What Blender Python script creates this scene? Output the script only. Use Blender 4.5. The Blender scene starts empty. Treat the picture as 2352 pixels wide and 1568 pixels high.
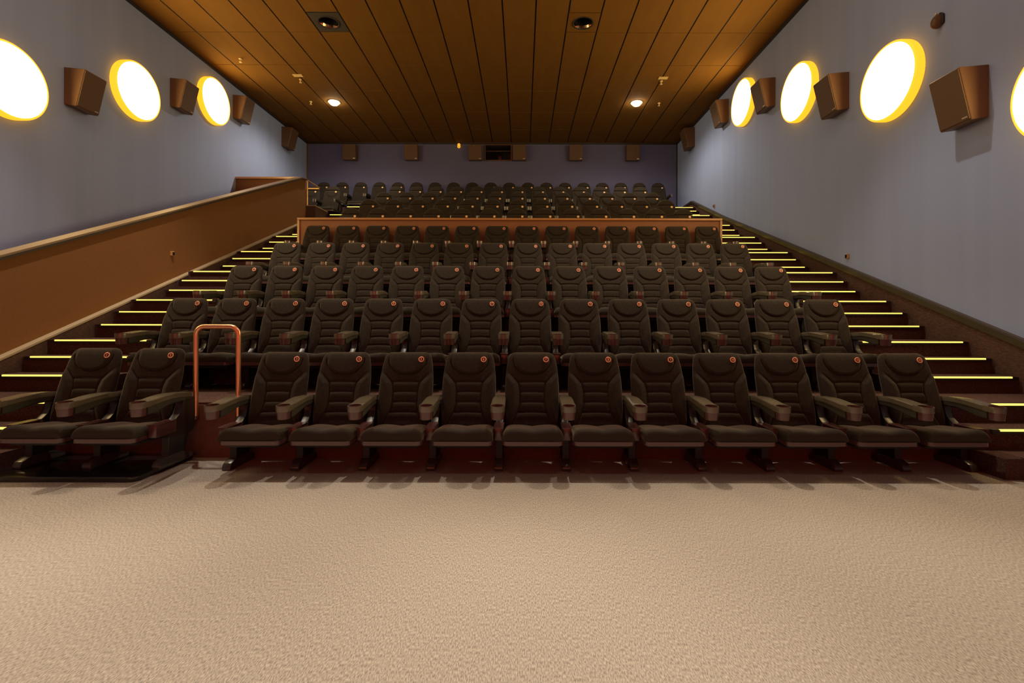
import bpy, bmesh, math, random
from mathutils import Vector, Matrix
random.seed(4)
sc = bpy.context.scene
PI = math.pi

# ------------------------------------------------------------------ camera
CAMZ = 1.29
cd = bpy.data.cameras.new('camera'); cam = bpy.data.objects.new('camera', cd)
sc.collection.objects.link(cam)
cd.sensor_width = 36.0; cd.lens = 1100/2352*36.0
cd.shift_x = -24/2352; cd.shift_y = -62/2352
cd.clip_start = 0.05
cam.matrix_world = Matrix.Translation((0, 0, CAMZ)) @ Matrix.Rotation(PI/2, 4, 'X') @ Matrix.Rotation(math.radians(0.12), 4, 'Z')
sc.camera = cam
# ------------------------------------------------------------------ world, exposure
w = bpy.data.worlds.new('world'); sc.world = w; w.use_nodes = True
w.node_tree.nodes['Background'].inputs[0].default_value = (0.02, 0.016, 0.014, 1)
w.node_tree.nodes['Background'].inputs[1].default_value = 0.3
sc.view_settings.view_transform = 'Standard'; sc.view_settings.look = 'None'
sc.view_settings.exposure = 0.0; sc.view_settings.gamma = 1.0
sc.view_settings.use_curve_mapping = False
LAMP_COL = (1.0, 0.70, 0.30); LAMP_E = 27.0      # round wall lamps
SCREEN_COL = (1.0, 0.07, 0.04); SCREEN_E = 0.9  # unseen screen in front, dim red glow added for the red reflections
DOWN_W = 640.0; DOWN_COL = (1.0, 0.85, 0.66)     # ceiling downlights over the front rows
FRONT_W = 880.0                                  # downlights over the open carpet
BACK_W = 200.0                                   # downlights at the back
STRIP_COL = (1.0, 0.74, 0.13); STRIP_E = 1.7

# ------------------------------------------------------------------ room numbers (metres)
XL, XR, YB, YF, ZC = -7.21, 5.16, 16.0, -5.0, 7.02
R = 0.1645
STEP_Y = [0, 3.755, 4.03, 4.31, 4.91, 5.19, 5.46, 6.06, 6.33, 6.61, 7.22, 7.49, 7.75, 8.51, 8.79, 9.06,
          9.81, 10.06, 10.34, 11.07, 11.32, 11.59, 12.30, 12.57, 12.84, 13.55, 13.82, 14.09]
SX0, SX1 = -4.20, 3.79     # seating block

# ------------------------------------------------------------------ materials
def mat(name, base, rough=0.6, metal=0.0, spec=0.5, noise=None, bump=None, sheen=0.0, emit=None, estr=0.0, coat=0.0, sheen_tint=None):
    m = bpy.data.materials.new(name); m.use_nodes = True
    nt = m.node_tree; b = nt.nodes['Principled BSDF']
    b.inputs['Base Color'].default_value = (*base, 1); b.inputs['Roughness'].default_value = rough
    b.inputs['Metallic'].default_value = metal; b.inputs['Specular IOR Level'].default_value = spec
    if sheen:
        b.inputs['Sheen Weight'].default_value = sheen; b.inputs['Sheen Roughness'].default_value = 0.35
        b.inputs['Sheen Tint'].default_value = (*(sheen_tint or base), 1)
    if coat: b.inputs['Coat Weight'].default_value = coat; b.inputs['Coat Roughness'].default_value = 0.15
    if emit: b.inputs['Emission Color'].default_value = (*emit, 1); b.inputs['Emission Strength'].default_value = estr
    tc = nt.nodes.new('ShaderNodeTexCoord')
    if noise:   # (scale xyz, colour2, detail)
        s, c2, amt = noise
        mp = nt.nodes.new('ShaderNodeMapping'); mp.inputs['Scale'].default_value = s
        n = nt.nodes.new('ShaderNodeTexNoise'); n.inputs['Scale'].default_value = 1.0; n.inputs['Detail'].default_value = 4
        cr = nt.nodes.new('ShaderNodeValToRGB')
        cr.color_ramp.elements[0].position = 0.5-amt; cr.color_ramp.elements[1].position = 0.5+amt
        cr.color_ramp.elements[0].color = (*c2, 1); cr.color_ramp.elements[1].color = (*base, 1)
        nt.links.new(tc.outputs['Object'], mp.inputs[0]); nt.links.new(mp.outputs[0], n.inputs['Vector'])
        nt.links.new(n.outputs['Fac'], cr.inputs[0]); nt.links.new(cr.outputs[0], b.inputs['Base Color'])
    if bump:    # (scale xyz, strength, distance)
        s, st, d = bump
        mp = nt.nodes.new('ShaderNodeMapping'); mp.inputs['Scale'].default_value = s
        n = nt.nodes.new('ShaderNodeTexNoise'); n.inputs['Scale'].default_value = 1.0; n.inputs['Detail'].default_value = 3
        bp = nt.nodes.new('ShaderNodeBump'); bp.inputs['Strength'].default_value = st; bp.inputs['Distance'].default_value = d
        nt.links.new(tc.outputs['Object'], mp.inputs[0]); nt.links.new(mp.outputs[0], n.inputs['Vector'])
        nt.links.new(n.outputs['Fac'], bp.inputs['Height']); nt.links.new(bp.outputs[0], b.inputs['Normal'])
    return m

M = {}
M['carpet'] = mat('carpet', (0.50, 0.455, 0.41), 0.95, spec=0.1, noise=((230, 60, 60), (0.22, 0.197, 0.172), 0.17), bump=((300, 120, 80), 0.4, 0.002))
M['stair_carpet'] = mat('stair_carpet', (0.115, 0.062, 0.052), 0.95, spec=0.1, noise=((60, 90, 90), (0.05, 0.026, 0.023), 0.2), bump=((120, 120, 120), 0.4, 0.003))
M['riser'] = mat('riser', (0.18, 0.09, 0.07), 0.8, spec=0.2, noise=((14, 14, 14), (0.13, 0.06, 0.045), 0.3))
M['blue'] = mat('blue_wall_cloth', (0.37, 0.46, 0.74), 0.9, spec=0.1, noise=((0.6, 3.0, 0.12), (0.30, 0.385, 0.64), 0.35), bump=((1, 3.2, 0.05), 0.25, 0.02))
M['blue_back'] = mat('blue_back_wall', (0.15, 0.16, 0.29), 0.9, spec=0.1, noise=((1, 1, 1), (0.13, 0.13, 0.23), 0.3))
M['brown'] = mat('brown_wall_cloth', (0.22, 0.10, 0.034), 0.85, spec=0.2, noise=((3, 40, 90), (0.185, 0.083, 0.028), 0.3))
M['stringer'] = mat('stringer_cloth', (0.13, 0.075, 0.055), 0.95, spec=0.1, noise=((80, 25, 90), (0.06, 0.035, 0.028), 0.25))
M['tile'] = mat('ceiling_tile', (0.225, 0.108, 0.019), 0.9, spec=0.1, noise=((5, 1.2, 5), (0.185, 0.086, 0.016), 0.35))
M['tbar'] = mat('ceiling_grid', (0.03, 0.024, 0.02), 0.6)
M['tile_dark'] = mat('dark_tile', (0.055, 0.043, 0.03), 0.9)
M['black'] = mat('black_plastic', (0.012, 0.012, 0.012), 0.35)
M['matblack'] = mat('matt_black', (0.01, 0.01, 0.01), 0.9, spec=0.1)
M['platform'] = mat('gloss_platform', (0.012, 0.010, 0.010), 0.16, coat=0.4)
M['fabric'] = mat('seat_velour', (0.039, 0.031, 0.023), 0.9, spec=0.15, sheen=0.42, sheen_tint=(0.62, 0.5, 0.38), noise=((60, 60, 60), (0.025, 0.020, 0.0145), 0.25), bump=((260, 260, 260), 0.3, 0.002))
M['cushion'] = mat('cushion_velour', (0.042, 0.036, 0.027), 0.85, spec=0.15, sheen=0.4, sheen_tint=(0.6, 0.52, 0.4), noise=((9, 60, 160), (0.038, 0.034, 0.028), 0.2), bump=((5, 30, 110), 0.45, 0.006))
M['shell'] = mat('seat_shell', (0.018, 0.016, 0.014), 0.55)
M['plum'] = mat('plum_plastic', (0.085, 0.034, 0.034), 0.25, spec=0.8)
M['armtop'] = mat('armrest_plastic', (0.105, 0.085, 0.055), 0.27, spec=1.0, coat=0.6, bump=((300, 300, 300), 0.15, 0.001))
M['armlow'] = mat('armrest_body', (0.030, 0.026, 0.017), 0.6)
M['stand'] = mat('standard_plastic', (0.024, 0.017, 0.015), 0.38, spec=0.6)
M['legm'] = mat('leg_metal', (0.014, 0.012, 0.011), 0.6)
M['footm'] = mat('foot_plastic', (0.05, 0.045, 0.04), 0.25, spec=0.8)
M['copper'] = mat('copper_badge', (0.95, 0.38, 0.20), 0.4, metal=0.0, spec=0.8)
M['badge_in'] = mat('badge_inlay', (0.07, 0.02, 0.014), 0.5)
M['cream'] = mat('cream_badge', (0.95, 0.60, 0.30), 0.5)
M['grille'] = mat('speaker_grille', (0.15, 0.085, 0.038), 0.7, noise=((200, 200, 200), (0.09, 0.05, 0.024), 0.2))
M['cab'] = mat('speaker_cabinet', (0.135, 0.068, 0.028), 0.5)
M['silver'] = mat('logo_plate', (0.8, 0.7, 0.55), 0.3, metal=0.6)
M['rim'] = mat('lamp_rim', (0.85, 0.55, 0.15), 0.6, emit=(1.0, 0.38, 0.01), estr=1.6)
M['lamp'] = mat('lamp_face', (0.9, 0.85, 0.75), 0.6, emit=LAMP_COL, estr=LAMP_E)
M['lamp_far'] = mat('lamp_face_dimmer', (0.9, 0.85, 0.75), 0.6, emit=LAMP_COL, estr=LAMP_E*0.45)
M['bulb'] = mat('downlight_bulb', (1, 1, 1), 0.4, emit=(1.0, 0.85, 0.6), estr=60)
M['strip'] = mat('step_glow', (0.9, 0.8, 0.3), 0.5, emit=STRIP_COL, estr=STRIP_E)
M['nosing'] = mat('nosing_rubber', (0.016, 0.010, 0.010), 0.5)
M['wood'] = mat('balcony_wood', (0.32, 0.135, 0.05), 0.6, noise=((30, 30, 30), (0.28, 0.115, 0.042), 0.3))
M['woodtrim'] = mat('wood_trim', (0.52, 0.25, 0.07), 0.28, spec=0.8)
M['darktrim'] = mat('dark_trim', (0.045, 0.034, 0.022), 0.35, spec=0.6)
M['captrim'] = mat('stair_cap', (0.085, 0.065, 0.042), 0.5)
M['captop'] = mat('cap_rail', (0.22, 0.15, 0.075), 0.3, spec=0.8)
M['creamtrim'] = mat('cream_trim', (0.42, 0.33, 0.21), 0.6)
M['rail'] = mat('polished_rail', (1.0, 0.48, 0.26), 0.34, metal=1.0)
M['brass'] = mat('brass_rail', (1.0, 0.62, 0.22), 0.35, metal=0.8)
M['glassdark'] = mat('port_glass', (0.01, 0.012, 0.013), 0.1, spec=0.5)
M['redlight'] = mat('red_indicator', (0.5, 0.02, 0.02), 0.5, emit=(1, 0.04, 0.02), estr=1.2)
M['redbox'] = mat('red_equipment', (0.35, 0.03, 0.03), 0.5)
M['orangesign'] = mat('lit_orange', (0.8, 0.4, 0.05), 0.5, emit=(1.0, 0.45, 0.03), estr=1.0)
M['screen'] = mat('screen_glow', (0.5, 0.5, 0.5), 0.8, emit=SCREEN_COL, estr=SCREEN_E)
M['cone'] = mat('chrome_cone', (0.9, 0.75, 0.5), 0.12, metal=1.0)
M['plateyel'] = mat('ceiling_plate', (0.85, 0.62, 0.25), 0.5)
M['cloth_dark'] = mat('front_curtain', (0.02, 0.012, 0.012), 0.95)

# ------------------------------------------------------------------ mesh helpers
def link(o): sc.collection.objects.link(o)
def finish(bm, name, m, parent=None, smooth=False, doubles=True):
    if doubles: bmesh.ops.remove_doubles(bm, verts=bm.verts, dist=1e-5)
    bmesh.ops.recalc_face_normals(bm, faces=bm.faces)
    me = bpy.data.meshes.new(name); bm.to_mesh(me); bm.free()
    for mm in (m if isinstance(m, (list, tuple)) else [m]): me.materials.append(mm)
    if smooth:
        for p in me.polygons: p.use_smooth = True
        if smooth != 'all':
            try: me.set_sharp_from_angle(angle=math.radians(38))
            except Exception: pass
    o = bpy.data.objects.new(name, me); link(o)
    if parent: o.parent = parent
    return o
def box(bm, x0, x1, y0, y1, z0, z1, mi=0):
    v = [bm.verts.new(p) for p in ((x0,y0,z0),(x1,y0,z0),(x1,y1,z0),(x0,y1,z0),(x0,y0,z1),(x1,y0,z1),(x1,y1,z1),(x0,y1,z1))]
    for f in ((0,3,2,1),(4,5,6,7),(0,1,5,4),(1,2,6,5),(2,3,7,6),(3,0,4,7)):
        bm.faces.new([v[i] for i in f]).material_index = mi
def bevel(bm, off, seg=2):
    bmesh.ops.bevel(bm, geom=list(bm.edges), offset=off, segments=seg, profile=0.5, affect='EDGES', clamp_overlap=True)
def prism(bm, pts, axis, a, b, mi=0):
    """pts: 2D polygon; axis 'x' -> (y,z), 'y' -> (x,z), 'z' -> (x,y)"""
    def P(p, t): return {'x': (t, p[0], p[1]), 'y': (p[0], t, p[1]), 'z': (p[0], p[1], t)}[axis]
    A = [bm.verts.new(P(p, a)) for p in pts]; B = [bm.verts.new(P(p, b)) for p in pts]
    n = len(pts)
    f = [bm.faces.new(A), bm.faces.new(B[::-1])] + [bm.faces.new((A[i], B[i], B[(i+1) % n], A[(i+1) % n])) for i in range(n)]
    for q in f: q.material_index = mi
def lathe(bm, prof, n=24, c=(0, 0, 0), axis='z', mi=0):
    """prof: (r, h) list. axis: direction of h"""
    rings = []
    for r, h in prof:
        ring = []
        for i in range(n):
            a = 2*PI*i/n; x, y = r*math.cos(a), r*math.sin(a)
            p = {'z': (x, y, h), 'x': (h, x, y), 'y': (x, h, y)}[axis]
            ring.append(bm.verts.new((c[0]+p[0], c[1]+p[1], c[2]+p[2])))
        rings.append(ring)
    for k in range(len(rings)-1):
        for i in range(n):
            bm.faces.new((rings[k][i], rings[k][(i+1) % n], rings[k+1][(i+1) % n], rings[k+1][i])).material_index = mi
    return rings
def disc(bm, ring, mi=0): bm.faces.new(ring).material_index = mi
def tube(bm, pts, r, n=12, mi=0):
    pts = [Vector(p) for p in pts]; rings = []
    up = Vector((0, 0, 1))
    for i, p in enumerate(pts):
        d = (pts[min(i+1, len(pts)-1)] - pts[max(i-1, 0)]).normalized()
        ref = Vector((0, 1, 0)) if abs(d.y) < 0.9 else Vector((1, 0, 0))
        a = d.cross(ref).normalized(); b = d.cross(a).normalized()
        rings.append([bm.verts.new(p + a*r*math.cos(2*PI*k/n) + b*r*math.sin(2*PI*k/n)) for k in range(n)])
    for i in range(len(rings)-1):
        for k in range(n): bm.faces.new((rings[i][k], rings[i][(k+1) % n], rings[i+1][(k+1) % n], rings[i+1][k])).material_index = mi
    bm.faces.new(rings[0]); bm.faces.new(rings[-1])
def rpoly(x0, x1, y0, y1, r, n=5, front=True, back=True):
    """rounded rectangle outline; y0 = front"""
    pts = []
    def arc(cx, cy, a0, rr):
        for i in range(n+1):
            a = math.radians(a0 + 90*i/n); pts.append((cx+rr*math.cos(a), cy+rr*math.sin(a)))
    rf = r if front else 0.001; rb = r if back else 0.001
    arc(x0+rf, y0+rf, 180, rf); arc(x1-rf, y0+rf, 270, rf); arc(x1-rb, y1-rb, 0, rb); arc(x0+rb, y1-rb, 90, rb)
    return pts
def dgrid(nu, nv, fn, name, m, parent=None):
    """closed pillow: fn(u, v, side) for u, v in [-1, 1], side +1 front / -1 back; rims coincide"""
    bm = bmesh.new()
    us = [math.sin(PI/2*(-1+2*i/nu)) for i in range(nu+1)]; vs = [math.sin(PI/2*(-1+2*j/nv)) for j in range(nv+1)]
    for side in (1, -1):
        g = [[bm.verts.new(fn(u, v, side)) for u in us] for v in vs]
        for j in range(nv):
            for i in range(nu): bm.faces.new((g[j][i], g[j][i+1], g[j+1][i+1], g[j+1][i]))
    return finish(bm, name, m, parent, smooth='all')
def edge(u, v, n=8, m=2.0):
    return max(0, 1-abs(u)**n)**(1/m) * max(0, 1-abs(v)**n)**(1/m)
def sstep(a, b, x):
    t = min(1, max(0, (x-a)/(b-a))); return t*t*(3-2*t)
def lerp_pts(pts, x):
    if x <= pts[0][0]: return pts[0][1]
    for (a, fa), (b, fb) in zip(pts, pts[1:]):
        if x <= b: return fa + (fb-fa)*sstep(a, b, x) if False else fa + (fb-fa)*(x-a)/(b-a)
    return pts[-1][1]
def gr(d, w): return math.exp(-(d/w)**2)

def empty(name, loc, label, cat, group=None, rot=None):
    o = bpy.data.objects.new(name, None); link(o); o.location = loc
    o.empty_display_size = 0.1
    if rot: o.rotation_euler = rot
    o['label'] = label; o['category'] = cat
    if group: o['group'] = group
    return o
def tag(o, label, cat, group=None):
    o['label'] = label; o['category'] = cat
    if group: o['group'] = group
    return o
def struct(o): o['kind'] = 'structure'; return o
def copy_tree(o, parent=None):
    c = o.copy(); link(c); c.parent = parent
    for ch in KIDS.get(o.name, []):
        d = copy_tree(ch, c)
    return c
KIDS = {}
def reg(root):
    for o in list(bpy.data.objects):
        if o.parent: KIDS.setdefault(o.parent.name, []).append(o) if o not in KIDS.get(o.parent.name, []) else None
ORD = ['zeroth','first','second','third','fourth','fifth','sixth','seventh','eighth','ninth','tenth','eleventh','twelfth','thirteenth','fourteenth','fifteenth','sixteenth','seventeenth','eighteenth','nineteenth']

# ------------------------------------------------------------------ structure: shell
bm = bmesh.new(); box(bm, XL-0.2, XR+0.2, YF-0.2, YB+0.2, -0.2, 0.0); struct(finish(bm, 'floor', M['carpet']))
bm = bmesh.new(); box(bm, XL-0.2, XL, YF-0.2, YB+0.2, 0, ZC+0.25); struct(finish(bm, 'wall_left', M['blue']))
bm = bmesh.new(); box(bm, XR, XR+0.2, YF-0.2, YB+0.2, 0, ZC+0.25); struct(finish(bm, 'wall_right', M['blue']))
bm = bmesh.new(); box(bm, XL, XR, YF-0.2, YF, 0, ZC+0.25); struct(finish(bm, 'wall_front', M['cloth_dark']))
# back wall with the opening of the projection port
PX0, PX1, PZ0, PZ1 = -1.24, -0.40, 6.44, 6.93
bm = bmesh.new()
box(bm, XL, PX0, YB, YB+0.2, 0, ZC+0.25); box(bm, PX1, XR, YB, YB+0.2, 0, ZC+0.25)
box(bm, PX0, PX1, YB, YB+0.2, 0, PZ0); box(bm, PX0, PX1, YB, YB+0.2, PZ1, ZC+0.25)
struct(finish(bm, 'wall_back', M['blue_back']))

# ceiling: tiles between dark bars; some cells hold square light panels
TX0, TW, TY0, TL = -1.01, 0.625, 9.74, 1.275
HOLES = []   # (ix, y0, y1) cells left open for the recessed panels
def cell_x(k): return TX0 + TW*k
panels = [(-5, 9.09, 9.74, 'dark'), (3, 9.09, 9.74, 'tile')]
bm = bmesh.new()
k0 = int(math.floor((XL-TX0)/TW)); k1 = int(math.ceil((XR-TX0)/TW))
j0 = int(math.floor((YF-TY0)/TL)); j1 = int(math.ceil((YB-TY0)/TL))
g = 0.008
for k in range(k0, k1):
    for j in range(j0, j1):
        x0, x1 = max(XL, cell_x(k)), min(XR, cell_x(k+1)); y0, y1 = max(YF, TY0+TL*j), min(YB, TY0+TL*(j+1))
        if x1-x0 < 0.03 or y1-y0 < 0.03: continue
        if k in (-5, 3) and j == -1: y1 = 9.09
        box(bm, x0+g*1.9, x1-g*1.9, y0+g*0.95, y1-g*0.95, ZC, ZC+0.03)
c = struct(finish(bm, 'ceiling', M['tile']))
bm = bmesh.new()
for k in range(k0, k1+1):
    x = cell_x(k)
    if XL < x < XR: box(bm, x-0.017, x+0.017, YF, YB, ZC+0.012, ZC+0.024)
for j in range(j0, j1+1):
    y = TY0+TL*j
    if YF < y < YB: box(bm, XL, XR, y-0.009, y+0.009, ZC+0.0125, ZC+0.0235)
o = finish(bm, 'ceiling_grid', M['tbar'], c, doubles=False)
bm = bmesh.new(); box(bm, XL-0.2, XR+0.2, YF-0.2, YB+0.2, ZC+0.25, ZC+0.4)
finish(bm, 'roof_slab', M['matblack'], c)
# dark wall angle round the ceiling
for nm, b in (('trim_1', (XL, XL+0.05, YF, YB, ZC-0.05, ZC)), ('trim_2', (XR-0.05, XR, YF, YB, ZC-0.05, ZC)), ('trim_3', (XL, XR, YB-0.05, YB, ZC-0.05, ZC-0.001))):
    bm = bmesh.new(); box(bm, *b); struct(finish(bm, nm, M['tbar'] if nm != 'trim_3' else M['darktrim']))
# corner beads of the back wall
bm = bmesh.new(); box(bm, XL, XL+0.03, YB-0.03, YB, 4.45, ZC-0.05); struct(finish(bm, 'trim_4', M['brown']))
bm = bmesh.new(); box(bm, XR-0.03, XR, YB-0.03, YB, 4.45, ZC-0.05); struct(finish(bm, 'trim_5', M['tbar']))

# ------------------------------------------------------------------ seating terraces and stairs
for i in range(9):
    n = 3*(i+1); y0 = STEP_Y[n]; y1 = STEP_Y[n+3] if n+3 < len(STEP_Y) else YB
    x0, x1 = SX0, SX1
    if n >= 24: x0 = -5.24
    if n >= 27: x1 = XR
    bm = bmesh.new(); box(bm, x0, x1, y0, y1, 0, R*n)
    if n >= 24: box(bm, XL, -5.24, max(y0, 12.93), y1, 0, R*24 if n == 24 else R*27)
    o = struct(finish(bm, 'seating_terrace', [M['stair_carpet']]))
    if i == 0: # clean front face of the first terrace
        bm = bmesh.new(); box(bm, SX0, SX1, y0-0.012, y0, 0, R*n-0.02); finish(bm, 'riser_panel', M['riser'], o)
def stairs(x0, x1, nlast):
    bm = bmesh.new()
    for n in range(1, nlast+1):
        y1 = STEP_Y[n+1] if n+1 < len(STEP_Y) else YB
        box(bm, x0, x1, STEP_Y[n], y1, 0, R*n)
    return struct(finish(bm, 'staircase', M['stair_carpet'], doubles=False))
bm = bmesh.new()
stairs(SX1+0.001, 5.09, 26); stairs(-5.41, SX0-0.001, 23)
# strip-light nosings
def step_light(x0, x1, n, side):
    cx = (x0+x1)/2; y = STEP_Y[n]; z = R*n
    o = empty('step_light', (cx, y, z), 'glowing yellow strip light on the %s step up of the %s stairs' % (ordinal(n), side), 'step light', 'strip lights on the %s stairs' % side)
    hw = (x1-x0)/2
    bm = bmesh.new(); box(bm, -hw-0.06, hw+0.06, -0.022, 0.03, -0.032, 0.004); finish(bm, 'nosing', M['nosing'], o)
    bm = bmesh.new(); box(bm, -hw, hw, -0.026, -0.0225, -0.009, 0.003); box(bm, -hw, hw, -0.026, -0.010, 0.0045, 0.0065); finish(bm, 'light_strip', M['strip'], o)
def ordinal(n):
    if n < 20: return ORD[n]
    return {20:'twentieth'}.get(n) or 'twenty-' + ORD[n-20]
for n in range(1, 28): step_light(SX1+0.075 if n > 3 else 4.0, 5.0, n, 'right')
for n in range(1, 24): step_light(-5.31, SX0-0.07, n, 'left')
step_light(-5.16, -4.30, 24, 'left'); step_light(-5.16, -4.30, 27, 'left')

# right stringer (cloth band between the stairs and the wall) with dark cap
def zline(pts, y): return lerp_pts(pts, y)
RT = [(3.2, 0.40), (4.87, 1.03), (12.2, 3.80), (14.45, 4.72), (YB-0.06, 4.72)]
bm = bmesh.new(); prism(bm, [(3.2, 0)] + [(y, z-0.05) for y, z in RT] + [(YB-0.06, 0)], 'x', 5.092, XR); struct(finish(bm, 'trim_6', M['stringer']))
bm = bmesh.new(); prism(bm, [(y, z-0.07) for y, z in RT] + [(y, z) for y, z in RT[::-1]], 'x', 5.07, XR, 0)
struct(finish(bm, 'trim_7', M['darktrim']))
bm = bmesh.new(); prism(bm, [(y, z) for y, z in RT] + [(y, z+0.005) for y, z in RT[::-1]], 'x', 5.10, XR)
struct(finish(bm, 'trim_8', M['captrim']))
# left low wall: brown cloth, dark stringer below, cream bead, cap with its lit top painted lighter
LS = [(3.0, 0.03), (5.04, 0.83), (11.63, 3.457), (12.15, 3.66)]
LC = [(3.0, 1.04), (5.04, 1.86), (11.86, 4.63), (12.15, 4.68)]
bm = bmesh.new(); prism(bm, [(y, 0) for y in (3.0,)] + LC + [(12.15, 0)], 'x', -5.62, -5.50); struct(finish(bm, 'wall_left_low', M['brown']))
bm = bmesh.new(); prism(bm, [(3.0, 0)] + LS + [(12.15, 0)], 'x', -5.4995, -5.412); struct(finish(bm, 'trim_9', M['stringer']))
bm = bmesh.new(); prism(bm, LS + [(y, z+0.022) for y, z in LS[::-1]], 'x', -5.4995, -5.407); struct(finish(bm, 'trim_10', M['creamtrim']))
bm = bmesh.new(); prism(bm, LC + [(y, z+0.028) for y, z in LC[::-1]], 'x', -5.66, -5.455, 0)
prism(bm, [(y, z+0.0285) for y, z in LC] + [(y, z+0.05) for y, z in LC[::-1]], 'x', -5.655, -5.462, 1); struct(finish(bm, 'trim_11', [M['darktrim'], M['captop']]))
# cross wall over the entry passage
bm = bmesh.new(); box(bm, XL, -5.62, 12.03, 12.15, 0, 4.68); struct(finish(bm, 'wall_passage', M['brown']))
bm = bmesh.new(); box(bm, XL, -5.66, 12.0, 12.17, 4.68, 4.725); struct(finish(bm, 'trim_12', M['woodtrim']))
# landing kerb behind the end of the low wall
bm = bmesh.new(); box(bm, -5.50, -5.26, 12.151, 12.93, 0, 4.03); struct(finish(bm, 'trim_13', M['stringer']))
bm = bmesh.new(); box(bm, -5.50, -5.255, 12.151, 12.93, 4.031, 4.05); struct(finish(bm, 'trim_14', M['creamtrim']))

# parapet in front of the upper block
o = empty('parapet', (0, 9.10, 3*5*R), 'long low wood-faced parapet wall behind the fifth row of seats', 'parapet')
PZ = 3.118 - 15*R
bm = bmesh.new(); box(bm, -4.24, 3.75, 0.012, 0.12, 0, PZ-0.04); finish(bm, 'wood_panel', M['wood'], o)
bm = bmesh.new(); box(bm, -4.28, 3.79, -0.02, 0.15, PZ-0.04, PZ); bevel(bm, 0.006); finish(bm, 'top_rail', M['woodtrim'], o)
for x0, x1 in ((-4.28, -4.24), (3.75, 3.79)):
    bm = bmesh.new(); box(bm, x0, x1, -0.01, 0.13, -3*R, PZ-0.041); finish(bm, 'end_post', M['woodtrim'], o)
bm = bmesh.new(); box(bm, -4.239, 3.749, 0.0125, 0.05, -3*R, -0.001); finish(bm, 'lower_panel', M['wood'], o)

# ------------------------------------------------------------------ lower seats
def yl(z): return -0.175 + (z-0.36)*0.335
def bx(z): return lerp_pts([(0.34, 0.175), (0.44, 0.125), (0.50, 0.108), (0.62, 0.105), (0.68, 0.118), (0.745, 0.175), (0.80, 0.235), (1.0, 0.30)], z)
def w_low(z):
    w_ = lerp_pts([(0.33, 0.222), (0.45, 0.236), (0.62, 0.239), (0.72, 0.236), (0.82, 0.226), (0.943, 0.203)], z)
    r = 0.055; zt = 0.943
    if z > zt-r: w_ = w_ - r + math.sqrt(max(0, r*r-(z-(zt-r))**2))
    return max(w_, 0.001)
def relief_low(x, z):
    a, b = 0.168, 0.125
    q = math.sqrt((x/a)**2 + ((z-0.875)/b)**2)
    h = 0.0
    if z < 0.90: h -= 0.016*gr((q-1)*0.14, 0.0055) * sstep(0.90, 0.865, z)
    h += 0.012*sstep(1.02, 0.80, q) if z < 0.875 else 0.012*sstep(1.02, 0.80, abs(x)/a)
    d = abs(x) - bx(z)
    if z < 0.79:
        f = sstep(0.79, 0.72, z)
        h -= 0.013*gr(d, 0.007)*f
        h += 0.020*sstep(0, 0.06, d)*f
    if d < 0.012:
        k = sstep(0.012, -0.01, d)
        for zs in (0.69, 0.604, 0.520, 0.436):
            zz = z - 0.006*math.cos(x/0.11*1.4)
            h -= 0.014*gr(zz-zs, 0.0058)*k
            if zz < zs: h += 0.004*gr(zz-zs+0.03, 0.025)*k
    return h
def back_low(u, v, s):
    z = 0.275 + (0.943-0.275)*(v+1)/2
    x = u*w_low(z); e = edge(u, v, 10, 2.2)
    if s > 0: return (x, yl(z) + 0.028*(1-e) - relief_low(x, z)*e, z)
    return (x, yl(z) + 0.028 + 0.045*e, z)
def shell_low(u, v, s):
    z = 0.27 + (0.905-0.27)*(v+1)/2
    x = u*(w_low(z)-0.012); e = edge(u, v, 8, 2.0)
    return (x, yl(z) + 0.055 + ((0.04+0.055*sstep(0.55, 0.30, z))*e*(1-0.3*abs(u)) if s < 0 else -0.005*e), z)  # bulge low on the shell added to block a light streak on the carpet
def cush_low(u, v, s):
    # v -1 front .. 1 back
    y = -0.555 + 0.395*(v+1)/2
    x = u*(0.243-0.012*(v+1)/2); e = edge(u, v, 9, 3.2)
    H = 0.088 + 0.014*math.cos((abs(u)-0.62)*2.6) - 0.052*((v+1)/2)**0.9
    if s > 0: return (x, y, 0.292 + H*e)
    return (x, y, 0.292 - 0.002*e)
AR_TOP = [(-0.62, 0.573), (-0.56, 0.574), (-0.48, 0.578), (-0.38, 0.588), (-0.28, 0.593), (-0.15, 0.586), (-0.02, 0.566)]
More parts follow.
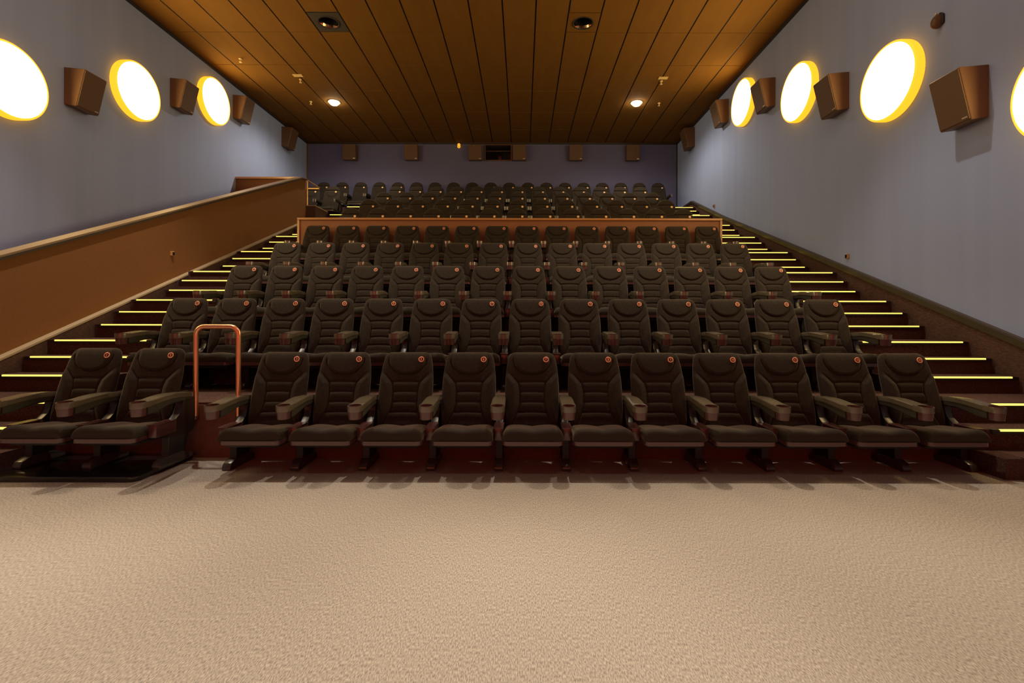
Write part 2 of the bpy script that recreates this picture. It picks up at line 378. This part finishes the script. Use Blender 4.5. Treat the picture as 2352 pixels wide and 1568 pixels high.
def armrest_mesh(name, parent, w=0.056):
    """top pad with a round opening at the front, loft along y"""
    bm = bmesh.new(); cy = -0.56; ri = w-0.0065
    N = 24; outer, inner = [], []
    for i in range(N):
        a = 2*PI*i/N - PI/2
        cx_, sy = math.cos(a), math.sin(a)
        inner.append((ri*cx_, cy+ri*sy))
        if sy <= 0: outer.append((w*cx_, cy+w*sy))
        else:
            t = max(abs(cx_), abs(sy)); outer.append((w*cx_/t, cy+w*sy/t))
    def zt(y): return lerp_pts(AR_TOP, y)
    loops = []
    for pts, dz in ((outer, -0.045), (outer, -0.003), (outer, 0.0), (inner, 0.0), (inner, -0.045)):
        loops.append([bm.verts.new((p[0]*(1 if dz else 0.985), p[1], zt(p[1])+dz)) for p in pts])
    for A, B in zip(loops, loops[1:]):
        for i in range(N): bm.faces.new((A[i], A[(i+1) % N], B[(i+1) % N], B[i]))
    # beam behind the opening
    secs = []
    ys = [cy+w-0.001 + (-0.015-(cy+w))*i/14 for i in range(15)]
    for y in ys:
        z = zt(y); th = 0.040; ww = w*(1-0.34*sstep(-0.33, -0.14, y))
        secs.append([bm.verts.new(p) for p in ((-ww, y, z-th), (-ww, y, z-0.006), (-ww*0.9, y, z), (ww*0.9, y, z), (ww, y, z-0.006), (ww, y, z-th))])
    for A, B in zip(secs, secs[1:]):
        for i in range(6): bm.faces.new((A[i], A[(i+1) % 6], B[(i+1) % 6], B[i]))
    bm.faces.new(secs[0]); bm.faces.new(secs[-1])
    return finish(bm, name, M['armtop'], parent, smooth=True)
def armbody_mesh(parent, w=0.050):
    bm = bmesh.new(); secs = []
    for i in range(13):
        t = i/12; y = -0.53 + (0.51)*t
        top = lerp_pts(AR_TOP, y)-0.0405
        bot = lerp_pts([(-0.53, 0.468), (-0.46, 0.468), (-0.38, 0.487), (-0.28, 0.503), (-0.02, 0.498)], y)
        w = 0.050*(1-0.30*sstep(-0.33, -0.14, y))
        secs.append([bm.verts.new(p) for p in ((-w, y, top), (w, y, top), (w, y, bot+0.012), (w-0.012, y, bot), (-w+0.012, y, bot), (-w, y, bot+0.012))])
    for A, B in zip(secs, secs[1:]):
        for i in range(6): bm.faces.new((A[i], A[(i+1) % 6], B[(i+1) % 6], B[i]))
    bm.faces.new(secs[0]); bm.faces.new(secs[-1])
    return finish(bm, 'armrest_body', M['armlow'], parent, smooth=True)
def cup_mesh(parent, w=0.056):
    bm = bmesh.new(); z1 = 0.574
    rs = lathe(bm, [(w-0.010, z1-0.106), (w-0.004, z1-0.045), (w-0.004, z1-0.040), (w-0.0072, z1-0.040), (w-0.0072, z1+0.0015), (w-0.005, z1+0.003), (w-0.0085, z1+0.003), (w-0.0095, z1-0.09)], 24, (0, -0.56, 0))
    disc(bm, rs[0]); disc(bm, rs[-1])
    return finish(bm, 'cup_holder', M['plum'], parent, smooth=True)
def armrest(parent, x):
    a = armrest_mesh('armrest', parent); a.location.x = x
    b = armbody_mesh(a); c_ = cup_mesh(a)
    return a
def standard(parent, x):
    bm = bmesh.new()
    prism(bm, [(0.02, 0.525), (0.025, 0.36), (0.02, 0.245), (-0.06, 0.205), (-0.30, 0.232), (-0.335, 0.262), (-0.41, 0.266), (-0.412, 0.360),
               (-0.33, 0.364), (-0.25, 0.352), (-0.20, 0.366), (-0.155, 0.40), (-0.13, 0.45), (-0.118, 0.525)], 'x', -0.031, 0.031)
    bevel(bm, 0.006)
    s = finish(bm, 'side_standard', M['stand'], parent, smooth=True); s.location.x = x
    bm = bmesh.new(); box(bm, -0.034, 0.034, -0.425, -0.20, 0.262, 0.362); bevel(bm, 0.008, 2); box(bm, -0.041, 0.041, -0.43, -0.22, 0.3625, 0.368)
    finish(bm, 'hinge_cover', M['plum'], s, smooth=True)
    bm = bmesh.new(); prism(bm, [(-0.285, 0.245), (-0.05, 0.215), (-0.10, 0.06), (-0.29, 0.06)], 'x', -0.030, 0.030); bevel(bm, 0.004, 1)
    l = finish(bm, 'leg', M['legm'], parent, smooth=True); l.location.x = x
    bm = bmesh.new()
    prism(bm, [(-0.385, 0.0), (-0.385, 0.028), (-0.365, 0.056), (-0.31, 0.078), (-0.22, 0.084), (-0.12, 0.078), (-0.04, 0.05), (0.03, 0.02), (0.035, 0.0)], 'x', -0.036, 0.036); bevel(bm, 0.006, 2)
    finish(bm, 'foot', M['footm'], l, smooth=True)
def badge(parent, x, z, yfun, num=None, r=0.0255):
    th = math.atan(0.335)
    e = bmesh.new()
    rs = lathe(e, [(r*0.98, 0.0), (r, -0.004), (r*0.86, -0.006), (r*0.70, -0.005), (r*0.68, -0.0035)], 28, (0, 0, 0), 'y', 0)
    if num: f = e.faces.new(rs[-1]); f.material_index = 1
    else: disc(e, rs[-1])
    disc(e, rs[0])
    o = finish(e, 'number_badge', [M['copper'], M['badge_in']] if num else [M['cream']], parent, smooth=True)
    o.location = (x, yfun - 0.002, z); o.rotation_euler = (-th, 0, 0)
    return o
NUMMESH = {}
def numeral(n):
    if n not in NUMMESH:
        cu = bpy.data.curves.new('numeral', 'FONT'); cu.body = str(n); cu.size = 0.030 if n < 10 else 0.024
        cu.align_x = 'CENTER'; cu.align_y = 'CENTER'; cu.extrude = 0.0008; cu.offset = 0.0002 if n == 9 else 0.0009
        t = bpy.data.objects.new('tmp', cu); link(t)
        dg = bpy.context.evaluated_depsgraph_get(); me = bpy.data.meshes.new_from_object(t.evaluated_get(dg))
        me.name = 'numeral'; me.transform(Matrix.Rotation(PI/2, 4, 'X') @ Matrix.Translation((0, 0, 0.0052)))
        bpy.data.objects.remove(t); me.materials.clear(); me.materials.append(M['copper'])
        NUMMESH[n] = me
    return NUMMESH[n]

def proto_low():
    s = empty('cinema_seat', (0, 0, 0), '', 'cinema seat')
    dgrid(96, 140, back_low, 'backrest', M['fabric'], s)
    dgrid(16, 20, shell_low, 'back_shell', M['shell'], s)
    cu = dgrid(32, 30, cush_low, 'seat_cushion', M['cushion'], s)
    bm = bmesh.new(); prism(bm, rpoly(-0.244, 0.244, -0.562, -0.17, 0.05, 6, True, False), 'z', 0.258, 0.290); 
    finish(bm, 'seat_pan', M['plum'], s, smooth=True)
    bm = bmesh.new(); box(bm, -0.22, 0.22, -0.50, -0.14, 0.222, 0.2575); bevel(bm, 0.015, 1); finish(bm, 'seat_underside', M['shell'], s, smooth=True)
    armrest(s, 0.28); standard(s, 0.28)
    badge(s, 0.126, 0.885, yl(0.885)-0.011, True)
    return s
def flip_extra(parent, proto_parts, dx):
    """an extra armrest and standard on the left side of the end seat of a row"""
    for p in proto_parts:
        c_ = copy_tree(p, parent); c_.location.x = -p.location.x
low = proto_low(); reg(low)
low_side = [o for o in KIDS[low.name] if o.name.split('.')[0] in ('armrest', 'side_standard', 'leg')]
first = [True]
def place_low(x, y, z, sz, num, label, group, left_end=False):
    if first[0]: s = low; first[0] = False; s_parts = None
    else: s = copy_tree(low)
    s.location = (x, y, z); s.scale = (1, 1, sz)
    s['label'] = label; s['category'] = 'cinema seat'; s['group'] = group
    return s
jobs = []
rowY = [4.32, 5.475, 6.63, 7.785, 8.94]
rowZ = [0, 3*R, 6*R, 9*R, 12*R]
RW = ['first', 'second', 'third', 'fourth', 'fifth']
for r in range(5):
    for k in range(1, 15):
        if r == 0 and k < 4: continue
        num = k-1 if r == 0 else k
        x = 0.086 + 0.56*(k-8)
        if r == 0: pos = '%s from left along the carpet' % ORD[k-3]
        elif r == 4: pos = '%s from left, row below the parapet' % ORD[k]
        else: pos = '%s from left, %s row from the front' % (ORD[k], RW[r])
        lab = 'dark grey velour seat numbered %d, %s' % (num, pos)
        jobs.append((x, rowY[r], rowZ[r], 1.0 if r == 0 else 1.035, num, lab, 'cinema seats in the %s row' % RW[r], (k == 1) or (r == 0 and k == 4)))
for i, x in enumerate((-3.774, -3.214)):
    jobs.append((x, 4.22, 0.04, 1.0, i+1, 'dark velour seat numbered %d, %s of the pair on the black platform' % (i+1, ('left', 'right')[i]), 'pair of seats on the black platform', i == 0))
seats = []
for j in jobs:
    s = place_low(*j[:7]); seats.append((s, j))
for s, j in seats:
    kids = [c for c in s.children]
    for c_ in kids:
        if c_.name.startswith('number_badge'):
            n_ = bpy.data.objects.new('numeral', numeral(j[4])); link(n_); n_.parent = c_
    if j[7]: flip_extra(s, low_side, 0)

# black platform under the front left pair
bm = bmesh.new(); prism(bm, rpoly(-4.15, -2.95, 3.66, 4.29, 0.06, 6, True, False), 'z', 0.0, 0.04); bevel(bm, 0.005, 2)
tag(finish(bm, 'seat_platform', M['platform'], smooth=True), 'low glossy black platform under the two front left seats', 'platform')

# ------------------------------------------------------------------ upper seats (round heads)
TOP = 1.118; SEAM = 0.972
def yu(z): return -0.19 + (z-0.36)*0.30
def w_cap(z): return 0.19*math.sqrt(max(0, 1-((z-SEAM)/(TOP-SEAM))**2))+0.001
def cap_fn(u, v, s):
    z = SEAM+0.004 + (TOP-SEAM-0.004)*(v+1)/2
    x = u*w_cap(z)*1.06; e = edge(u, v, 8, 2.2)
    if s > 0: return (x, yu(z)+0.03-0.038*e, z)
    return (x, yu(z)+0.03+0.055*e, z)
def w_up(z): 
    w_ = lerp_pts([(0.33, 0.225), (0.55, 0.240), (0.80, 0.232), (0.94, 0.218), (SEAM, 0.205)], z)
    if z > SEAM-0.03: w_ -= 0.012*((z-(SEAM-0.03))/0.03)**2
    return w_
def relief_up(x, z):
    a, b = 0.17, 0.17
    q = math.sqrt((x/a)**2 + ((z-0.93)/b)**2); h = 0
    h -= 0.010*gr((q-1)*0.15, 0.008) * (1 if z < 0.93 else sstep(0.97, 0.93, z))
    h += 0.014*sstep(1.02, 0.8, q)
    for zs in (0.69, 0.60, 0.51): h -= 0.008*gr(z-zs, 0.008)*sstep(0.14, 0.11, abs(x))
    h -= 0.008*gr(abs(x)-0.13, 0.008)*sstep(0.74, 0.70, z); h += 0.015*sstep(0.13, 0.18, abs(x))*sstep(0.78, 0.70, z)
    return h
def back_up(u, v, s):
    z = 0.335 + (SEAM-0.335)*(v+1)/2; x = u*w_up(z); e = edge(u, v, 10, 2.2)
    if s > 0: return (x, yu(z)+0.03*(1-e)-relief_up(x, z)*e, z)
    return (x, yu(z)+0.03+0.05*e, z)
def proto_up():
    s = empty('high_back_seat', (0, 0, 0), '', 'cinema seat')
    dgrid(20, 14, cap_fn, 'headrest', M['fabric'], s)
    dgrid(36, 48, back_up, 'backrest', M['fabric'], s)
    dgrid(20, 18, cush_low, 'seat_cushion', M['cushion'], s)
    bm = bmesh.new(); prism(bm, rpoly(-0.244, 0.244, -0.562, -0.17, 0.05, 4, True, False), 'z', 0.258, 0.290); finish(bm, 'seat_pan', M['armtop'], s, smooth=True)
    for sx in (-0.272, 0.272):
        bm = bmesh.new(); prism(bm, [(-0.50, 0.60), (-0.50, 0.545), (-0.32, 0.565), (-0.10, 0.555), (-0.10, 0.625), (-0.30, 0.635)], 'x', -0.026, 0.026); bevel(bm, 0.006, 1)
        a = finish(bm, 'armrest', M['armlow'], s, smooth=True); a.location.x = sx
        bm = bmesh.new(); rs = lathe(bm, [(0.024, 0.515), (0.027, 0.605), (0.021, 0.605), (0.019, 0.54)], 16, (0, -0.525, 0)); disc(bm, rs[0]); disc(bm, rs[-1]); finish(bm, 'cup_holder', M['armtop'], a, smooth=True)
        bm = bmesh.new(); prism(bm, [(-0.02, 0.56), (0.02, 0.0), (-0.34, 0.0), (-0.34, 0.03), (-0.20, 0.06), (-0.20, 0.25), (-0.36, 0.26), (-0.36, 0.31), (-0.15, 0.34), (-0.12, 0.56)], 'x', -0.022, 0.022)
        l = finish(bm, 'side_standard', M['legm'], s); l.location.x = sx
    badge(s, 0.118, 0.925, yu(0.925)-0.012, None, 0.0265)
    return s
up = proto_up(); reg(up); firstu = [True]
def place_up(x, y, z, label, group):
    if firstu[0]: s = up; firstu[0] = False
    else: s = copy_tree(up)
    s.location = (x, y, z); s['label'] = label; s['category'] = 'cinema seat'; s['group'] = group
UR = [('A', 10.33, 15, 'first row above the parapet'), ('B', 11.58, 18, 'second row above the parapet'),
      ('C', 12.83, 21, 'third row above the parapet'), ('D', 14.08, 24, 'fourth row above the parapet')]
for nm, y, n, txt in UR:
    for i, k in enumerate(range(-6, 7)):
        place_up(0.6*k-0.125, y, n*R, 'round-headed dark seat, %s from left, %s' % (ORD[i+1], txt), 'high-backed seats in the ' + txt)
for i, x in enumerate((-6.08-0.118, -5.48-0.118)):
    place_up(x, 14.08, 24*R, 'round-headed grey seat, %s of the pair behind the brass rail' % ('left' if i == 0 else 'right'), 'pair of high-backed seats at the upper left')
for i in range(19):
    place_up(0.6*(0.48+i-11)-0.118, 15.45, 27*R, 'round-headed dark seat, %s from left, last row against the back wall' % ORD[i+1], 'high-backed seats in the last row')

# ------------------------------------------------------------------ wall lamps
def wall_lamp(side, y, z, label):
    s = 1 if side == 'left' else -1
    x = XL if side == 'left' else XR
    o = empty('wall_lamp', (x, y, z), label, 'wall lamp', 'round wall lamps on the %s wall' % side)
    r = 0.49
    bm = bmesh.new(); rs = lathe(bm, [(r+0.03, 0.0), (r+0.03, s*0.10), (r+0.018, s*0.115), (r, s*0.115)], 64, (0, 0, 0), 'x'); disc(bm, rs[0])
    finish(bm, 'lamp_rim', M['rim'], o, smooth=True)
    bm = bmesh.new(); rs = lathe(bm, [(r-0.002, s*0.108), (r*0.9, s*0.118), (r*0.6, s*0.124), (0.02, s*0.127)], 64, (0, 0, 0), 'x'); disc(bm, rs[-1])
    finish(bm, 'diffuser', M['lamp_far'] if y > 11 else M['lamp'], o, smooth=True)
LY = [(11.1, 6.21, 'farthest back'), (8.87, 5.405, 'second from the back'), (6.66, 4.53, 'third from the back'), (4.45, 3.45, 'fourth from the back')]
for y, z, t in LY:
    for side in ('left', 'right'):
        if t in ('beside the camera', 'nearest the screen'): tt = 'glowing round lamp on the %s wall over the open carpet, %s' % (side, t)
        else: tt = 'glowing round lamp with amber rim on the blue %s wall, %s' % (side, t)
        wall_lamp(side, y, z, tt)

# ------------------------------------------------------------------ wall speakers (wedge, grille tilted down)
def speaker(name, loc, rot, wdt, hgt, dt, db, label, group, k=1.0):
    """local: wall at y=0, front towards -y, x across"""
    o = empty(name, loc, label, 'speaker', group, rot)
    prof = [(0, -hgt/2), (0, hgt/2), (-dt, hgt/2-0.03), (-db, -hgt/2-0.03)]
    bm = bmesh.new(); prism(bm, prof, 'x', -wdt/2, wdt/2); bevel(bm, 0.006, 1); finish(bm, 'cabinet', M['cab'], o)
    a = Vector((-dt, hgt/2-0.03)); b = Vector((-db, -hgt/2-0.03)); d = (b-a).normalized(); nrm = Vector((d.y, -d.x))
    if nrm.x > 0: nrm = -nrm
    p = [a+d*0.018, b-d*0.018]; q = [v+nrm*0.012 for v in p]
    bm = bmesh.new(); prism(bm, [tuple(p[0]+nrm*0.0005), tuple(q[0]), tuple(q[1]), tuple(p[1]+nrm*0.0005)], 'x', -wdt/2+0.012, wdt/2-0.012); g_ = finish(bm, 'grille', M['grille'], o)
    p = [b-d*0.055, b-d*0.038]; q = [v+nrm*0.016 for v in p]; p = [v+nrm*0.012 for v in p]
    bm = bmesh.new(); prism(bm, [tuple(p[0]), tuple(q[0]), tuple(q[1]), tuple(p[1])], 'x', wdt/2-0.095, wdt/2-0.03); finish(bm, 'logo_plate', M['silver'], g_)
    return o
SPK = [(5.5, 3.78, 'nearest the screen'), (7.77, 4.85, 'second from the front'), (9.98, 5.86, 'third from the front'), (12.2, 6.42, 'fourth from the front'), (14.55, 6.63, 'farthest back, near the corner')]
for y, z, t in SPK:
    speaker('wall_speaker', (XR, y, z), (0, 0, -PI/2), 0.40, 0.58, 0.33, 0.19, 'brown wedge speaker on the blue right wall, ' + t, 'speakers on the right wall')
for y, z, t in [(7.72, 4.87, 'nearest the screen'), (9.98, 5.82, 'second from the front'), (12.1, 6.45, 'third from the front'), (14.5, 6.60, 'farthest back, near the corner')]:
    o = speaker('wall_speaker', (XL, y, z), (0, 0, PI/2), 0.40, 0.58, 0.33, 0.19, 'brown wedge speaker on the blue left wall, ' + t, 'speakers on the left wall')
for i, px in enumerate((799, 942, 1090, 1192, 1323, 1455)):
    Y = YB-0.3
    speaker('wall_speaker', ((px-1200)*Y/1100, YB, 6.66), (0, 0, 0), 0.44, 0.50, 0.26, 0.20, 'dark box speaker on the back wall under the ceiling, %s from the left' % ORD[i+1], 'speakers on the back wall')

# ------------------------------------------------------------------ projection port
o = empty('window_1', ((PX0+PX1)/2, YB, (PZ0+PZ1)/2), 'dark projection port window high on the back wall', 'window'); o['kind'] = 'structure'
hw, hh = (PX1-PX0)/2, (PZ1-PZ0)/2
bm = bmesh.new()
for b in ((-hw-0.04, hw+0.04, -0.03, 0.02, hh, hh+0.03), (-hw-0.04, hw+0.04, -0.03, 0.02, -hh-0.03, -hh), (-hw-0.04, -hw, -0.03, 0.02, -hh, hh), (hw, hw+0.04, -0.03, 0.02, -hh, hh), (-hw, hw, -0.02, 0.02, hh-0.20, hh-0.185)): box(bm, *b)
finish(bm, 'window_frame', M['cab'], o, doubles=False)
bm = bmesh.new(); box(bm, -hw-0.4, hw+0.4, 0.201, 0.25, -hh-0.3, hh+0.3); finish(bm, 'booth_back', M['matblack'], o)
for x0, x1, z0, z1, m_ in ((0.0, 0.10, -0.24, -0.08, 'redbox'), (0.30, 0.40, -0.07, -0.045, 'redlight')):
    bm = bmesh.new(); box(bm, x0, x1, 0.10, 0.19, z0, z1); tagm = finish(bm, 'projector_part', M[m_], o)
bm = bmesh.new(); box(bm, 0.14, 0.40, 0.08, 0.2, -0.245, 0.02); finish(bm, 'projector_body', M['shell'], o)
bm = bmesh.new(); box(bm, -hw, hw, 0.0, 0.006, -hh, hh)
gl = bpy.data.materials.new('clear_glass'); gl.use_nodes = True
bs = gl.node_tree.nodes['Principled BSDF']; bs.inputs['Transmission Weight'].default_value = 1.0; bs.inputs['Roughness'].default_value = 0.02; bs.inputs['Base Color'].default_value = (0.6, 0.65, 0.65, 1)
finish(bm, 'pane', gl, o)

# hanging auditorium digit, seen as lit orange 8 under the ceiling
cu = bpy.data.curves.new('digit', 'FONT'); cu.body = '8'; cu.size = 0.20; cu.align_x = 'CENTER'; cu.align_y = 'CENTER'; cu.extrude = 0.012; cu.offset = 0.006
t = bpy.data.objects.new('tmp', cu); link(t); dg = bpy.context.evaluated_depsgraph_get()
me = bpy.data.meshes.new_from_object(t.evaluated_get(dg)); bpy.data.objects.remove(t)
me.transform(Matrix.Rotation(PI/2, 4, 'X')); me.materials.clear(); me.materials.append(M['orangesign'])
o = empty('lit_sign', (-2.13, YB-0.04, 6.90), 'small glowing orange figure high on the back wall below the ceiling', 'sign')
d = bpy.data.objects.new('glowing_figure', me); link(d); d.parent = o
bm = bmesh.new(); box(bm, -0.012, 0.012, 0.012, 0.04, -0.05, 0.05); finish(bm, 'mounting_pin', M['matblack'], o)

# ------------------------------------------------------------------ ceiling fittings
def downlight(x, y, on, label, panel=None, watt=0, cone=100):
    o = empty('downlight', (x, y, ZC), label, 'ceiling light', 'ceiling downlights')
    r = 0.19 if panel else 0.15
    if panel:
        N = 40; bm = bmesh.new(); h = TW/2-0.012
        out = []
        for i in range(N):
            a = 2*PI*i/N; c_, s_ = math.cos(a), math.sin(a); t_ = max(abs(c_), abs(s_)); out.append((h*c_/t_, h*s_/t_))
        A = [bm.verts.new((p[0], p[1], 0.0)) for p in out]; B = [bm.verts.new((r*math.cos(2*PI*i/N), r*math.sin(2*PI*i/N), 0.0)) for i in range(N)]
        C = [bm.verts.new((p[0], p[1], 0.02)) for p in out]
        for i in range(N):
            bm.faces.new((A[i], A[(i+1) % N], B[(i+1) % N], B[i])); bm.faces.new((A[i], A[(i+1) % N], C[(i+1) % N], C[i]))
        finish(bm, 'panel', M[panel], o)
    bm = bmesh.new(); lathe(bm, [(r+0.018, -0.001), (r+0.015, -0.012), (r-0.005, -0.012), (r-0.01, 0.0)], 40); finish(bm, 'trim_ring', M['tbar'] if panel else M['captop'], o, smooth=True)
    bm = bmesh.new(); rs = lathe(bm, [(r-0.004, -0.004), (r-0.02, 0.05)], 40); finish(bm, 'reflector', M['cone'], o, smooth=True)
    bm = bmesh.new(); rs = lathe(bm, [(r-0.02, 0.05), (r-0.03, 0.20)], 40); disc(bm, rs[-1]); finish(bm, 'housing', M['matblack'], o, smooth=True)
    if on:
        bm = bmesh.new(); rs = lathe(bm, [(0.02, -0.085), (0.09, -0.07), (0.128, -0.025), (0.132, 0.03)], 28); disc(bm, rs[0]); finish(bm, 'bulb', M['bulb'], o, smooth=True)
        if watt:
            l = bpy.data.lights.new('downlight_beam', 'SPOT'); l.energy = watt; l.color = DOWN_COL; l.spot_size = math.radians(cone); l.spot_blend = 0.6; l.shadow_soft_size = 0.05
            lo = bpy.data.objects.new('beam', l); link(lo); lo.parent = o; lo.location = (0, 0, -0.15)
    return o
# holes in the tile mesh are not needed for the lit bowls: they hang just below the tiles
downlight(cell_x(-5)+TW/2, 9.415, False, 'unlit recessed downlight in a dark square ceiling panel, left of the pair', 'tile_dark')
downlight(cell_x(3)+TW/2, 9.415, False, 'unlit recessed downlight in a brown square ceiling panel, right of the pair', 'tile')
downlight(-5.10, 12.94, True, 'bright glowing ceiling light at the back left', None, BACK_W, 165)
downlight(3.07, 12.94, True, 'bright glowing ceiling light at the back right', None, BACK_W, 165)
for x, y, t in ((-5.10, 5.6, 'far left'), (-3.82, 5.65, 'left of centre'), (1.18, 5.65, 'right of centre'), (3.07, 5.6, 'far right')):
    downlight(x, y, True, 'glowing ceiling downlight above the front rows of seats, ' + t, None, DOWN_W * (0.45 if 'far' in t else 1.0), 78)
for x, t in ((-3.82, 'left'), (-1.3, 'middle'), (1.18, 'right')):
    downlight(x, 0.6, True, 'glowing ceiling downlight above the open carpet, ' + t, None, FRONT_W, 52)

def sprinkler(x, y, label, plate=False):
    o = empty('sprinkler_head', (x, y, ZC), label, 'sprinkler', 'sprinkler heads on the ceiling')
    bm = bmesh.new(); rs = lathe(bm, [(0.035, 0.0), (0.035, -0.012), (0.012, -0.02), (0.012, -0.07), (0.03, -0.075), (0.03, -0.082)], 16); disc(bm, rs[-1]); finish(bm, 'sprinkler_body', M['plateyel'], o, smooth=True)
def plate(x, y, label):
    bm = bmesh.new(); box(bm, -0.11, 0.11, -0.055, 0.055, -0.012, -0.001); o = finish(bm, 'ceiling_plate', M['plateyel']); o.location = (x, y, ZC)
    tag(o, label, 'cover plate', 'pale plates on the ceiling')
def ceil_pt(px, py): Z = 5.73*1100/(722-py); return ((px-1200)*Z/1100, Z)
x, y = ceil_pt(551, 136); sprinkler(x, y, 'small sprinkler head on the bright amber tiles at the far left of the ceiling')
x, y = ceil_pt(687, 181); sprinkler(x, y+0.05, 'small sprinkler head beside the pale plate on the left of the ceiling')
x, y = ceil_pt(1519, 183); sprinkler(x, y+0.05, 'small sprinkler head beside the pale plate on the right of the ceiling')
x, y = ceil_pt(713, 234); sprinkler(x, y, 'tiny sprinkler head just left of the back left ceiling light')
x, y = ceil_pt(1513, 236); sprinkler(x, y, 'tiny sprinkler head just right of the back right ceiling light')
x, y = ceil_pt(683, 174); plate(x, y, 'small pale rectangular plate on the left of the ceiling')
x, y = ceil_pt(1522, 178); plate(x, y, 'small pale rectangular plate on the right of the ceiling')

# motion sensor on the right wall and small boxes on the walls
Zs = 5.16*1100/(2158-1200)
o = empty('motion_sensor', (XR, Zs, 1.29+(722-46)*Zs/1100), 'small brown dome sensor high on the right wall above the round lamps', 'sensor')
bm = bmesh.new(); prism(bm, [(-0.07, -0.06), (-0.07, 0.05), (-0.03, 0.09), (0.05, 0.07), (0.06, 0.0), (0.02, -0.08)], 'x', -0.03, 0.0); bevel(bm, 0.008, 2); b_ = finish(bm, 'base_plate', M['shell'], o, smooth=True)
bm = bmesh.new(); bmesh.ops.create_uvsphere(bm, u_segments=20, v_segments=14, radius=0.075); 
for v in bm.verts: v.co = Vector((-0.035 + v.co.x*1.0, v.co.y*0.75, v.co.z*1.15 - 0.01 + v.co.x*0.3))
finish(bm, 'dome', M['cab'], o, smooth='all')
bm = bmesh.new(); bmesh.ops.create_uvsphere(bm, u_segments=10, v_segments=8, radius=0.014)
for v in bm.verts: v.co += Vector((-0.05, 0.0, 0.085))
finish(bm, 'lens', M['silver'], o, smooth='all')
def wallbox(x, px, py, sgn, label):
    Z = abs(x)*1100/abs(px-1200)
    o = empty('wall_sensor', (x, Z, 1.29+(722-py)*Z/1100), label, 'wall sensor', 'small boxes on the walls')
    bm = bmesh.new(); box(bm, min(0, sgn*0.035), max(0, sgn*0.035), -0.03, 0.03, -0.035, 0.035); bevel(bm, 0.004, 1); finish(bm, 'box_body', M['woodtrim'], o)
    bm = bmesh.new(); box(bm, min(sgn*0.0355, sgn*0.042), max(sgn*0.0355, sgn*0.042), -0.018, 0.018, -0.026, 0.026); finish(bm, 'sensor_window', M['matblack'], o)
wallbox(-5.50, 393, 584, 1, 'small box sensor on the brown low wall')
wallbox(XR, 1948, 587, -1, 'small box sensor on the right wall above the lower stairs')
wallbox(XR, 1641, 472, -1, 'tiny box sensor on the right wall near the top of the stairs')

# ------------------------------------------------------------------ handrails
o = empty('grab_rail', (-2.725, 4.277, 0.38), 'polished orange copper U-shaped grab rail in the gap between seats 2 and 3', 'handrail')
pts = []; hw, ht, rr = 0.19, 0.795, 0.075
pts += [(-hw, 0, 0), (-hw, 0, 0.2), (-hw, 0, 0.4), (-hw, 0, 0.6), (-hw, 0, ht-rr)]
for i in range(1, 8): a = PI - PI/2*i/7; pts.append((-hw+rr+rr*math.cos(a), 0, ht-rr+rr*math.sin(a)))
for i in range(0, 8): a = PI/2 - PI/2*i/7; pts.append((hw-rr+rr*math.cos(a), 0, ht-rr+rr*math.sin(a)))
pts += [(hw, 0, 0.6), (hw, 0, 0.4), (hw, 0, 0.2), (hw, 0, 0)]
bm = bmesh.new(); tube(bm, pts, 0.021, 16); finish(bm, 'rail_tube', M['rail'], o, smooth=True)
for sx in (-hw, hw):
    bm = bmesh.new(); tube(bm, [(sx, 0, -0.001), (sx, 0, -0.03)], 0.022, 14); box(bm, sx-0.018, sx+0.018, 0.0, 0.020, -0.03, -0.002); finish(bm, 'wall_bracket', M['plum'], o)
o = empty('guard_rail', (-5.49, 12.17, 4.05), 'brass guard rail at the upper end of the brown low wall', 'handrail')
bm = bmesh.new(); tube(bm, [(0, 0.03, 0.0), (0, 0.03, 0.3), (0, 0.03, 0.63)], 0.022, 10); finish(bm, 'post', M['brass'], o, smooth=True)
bm = bmesh.new(); tube(bm, [(0, -0.0, 0.645), (0, 0.4, 0.645), (0, 0.76, 0.645)], 0.018, 10); finish(bm, 'top_rail', M['brass'], o, smooth=True)
bm = bmesh.new(); tube(bm, [(0.0, 0.76, 0.62), (-0.8, 0.76, 0.62), (-1.70, 0.76, 0.62)], 0.022, 10); finish(bm, 'cross_rail', M['brass'], o, smooth=True)

# ------------------------------------------------------------------ the unseen cinema screen behind the camera, with added red glow
o = empty('projection_screen', (-1.0, YF+0.05, 3.2), 'unseen wide cinema screen on the front wall with added dim red glow', 'screen')
bm = bmesh.new(); box(bm, -5.2, 5.2, 0.0, 0.03, -2.2, 2.2); finish(bm, 'screen_surface', M['screen'], o)
bm = bmesh.new()
for b in ((-5.4, 5.4, 0, 0.06, 2.2, 2.4), (-5.4, 5.4, 0, 0.06, -2.4, -2.2), (-5.4, -5.2, 0, 0.06, -2.2, 2.2), (5.2, 5.4, 0, 0.06, -2.2, 2.2)): box(bm, *b)
finish(bm, 'screen_border', M['matblack'], o, doubles=False)
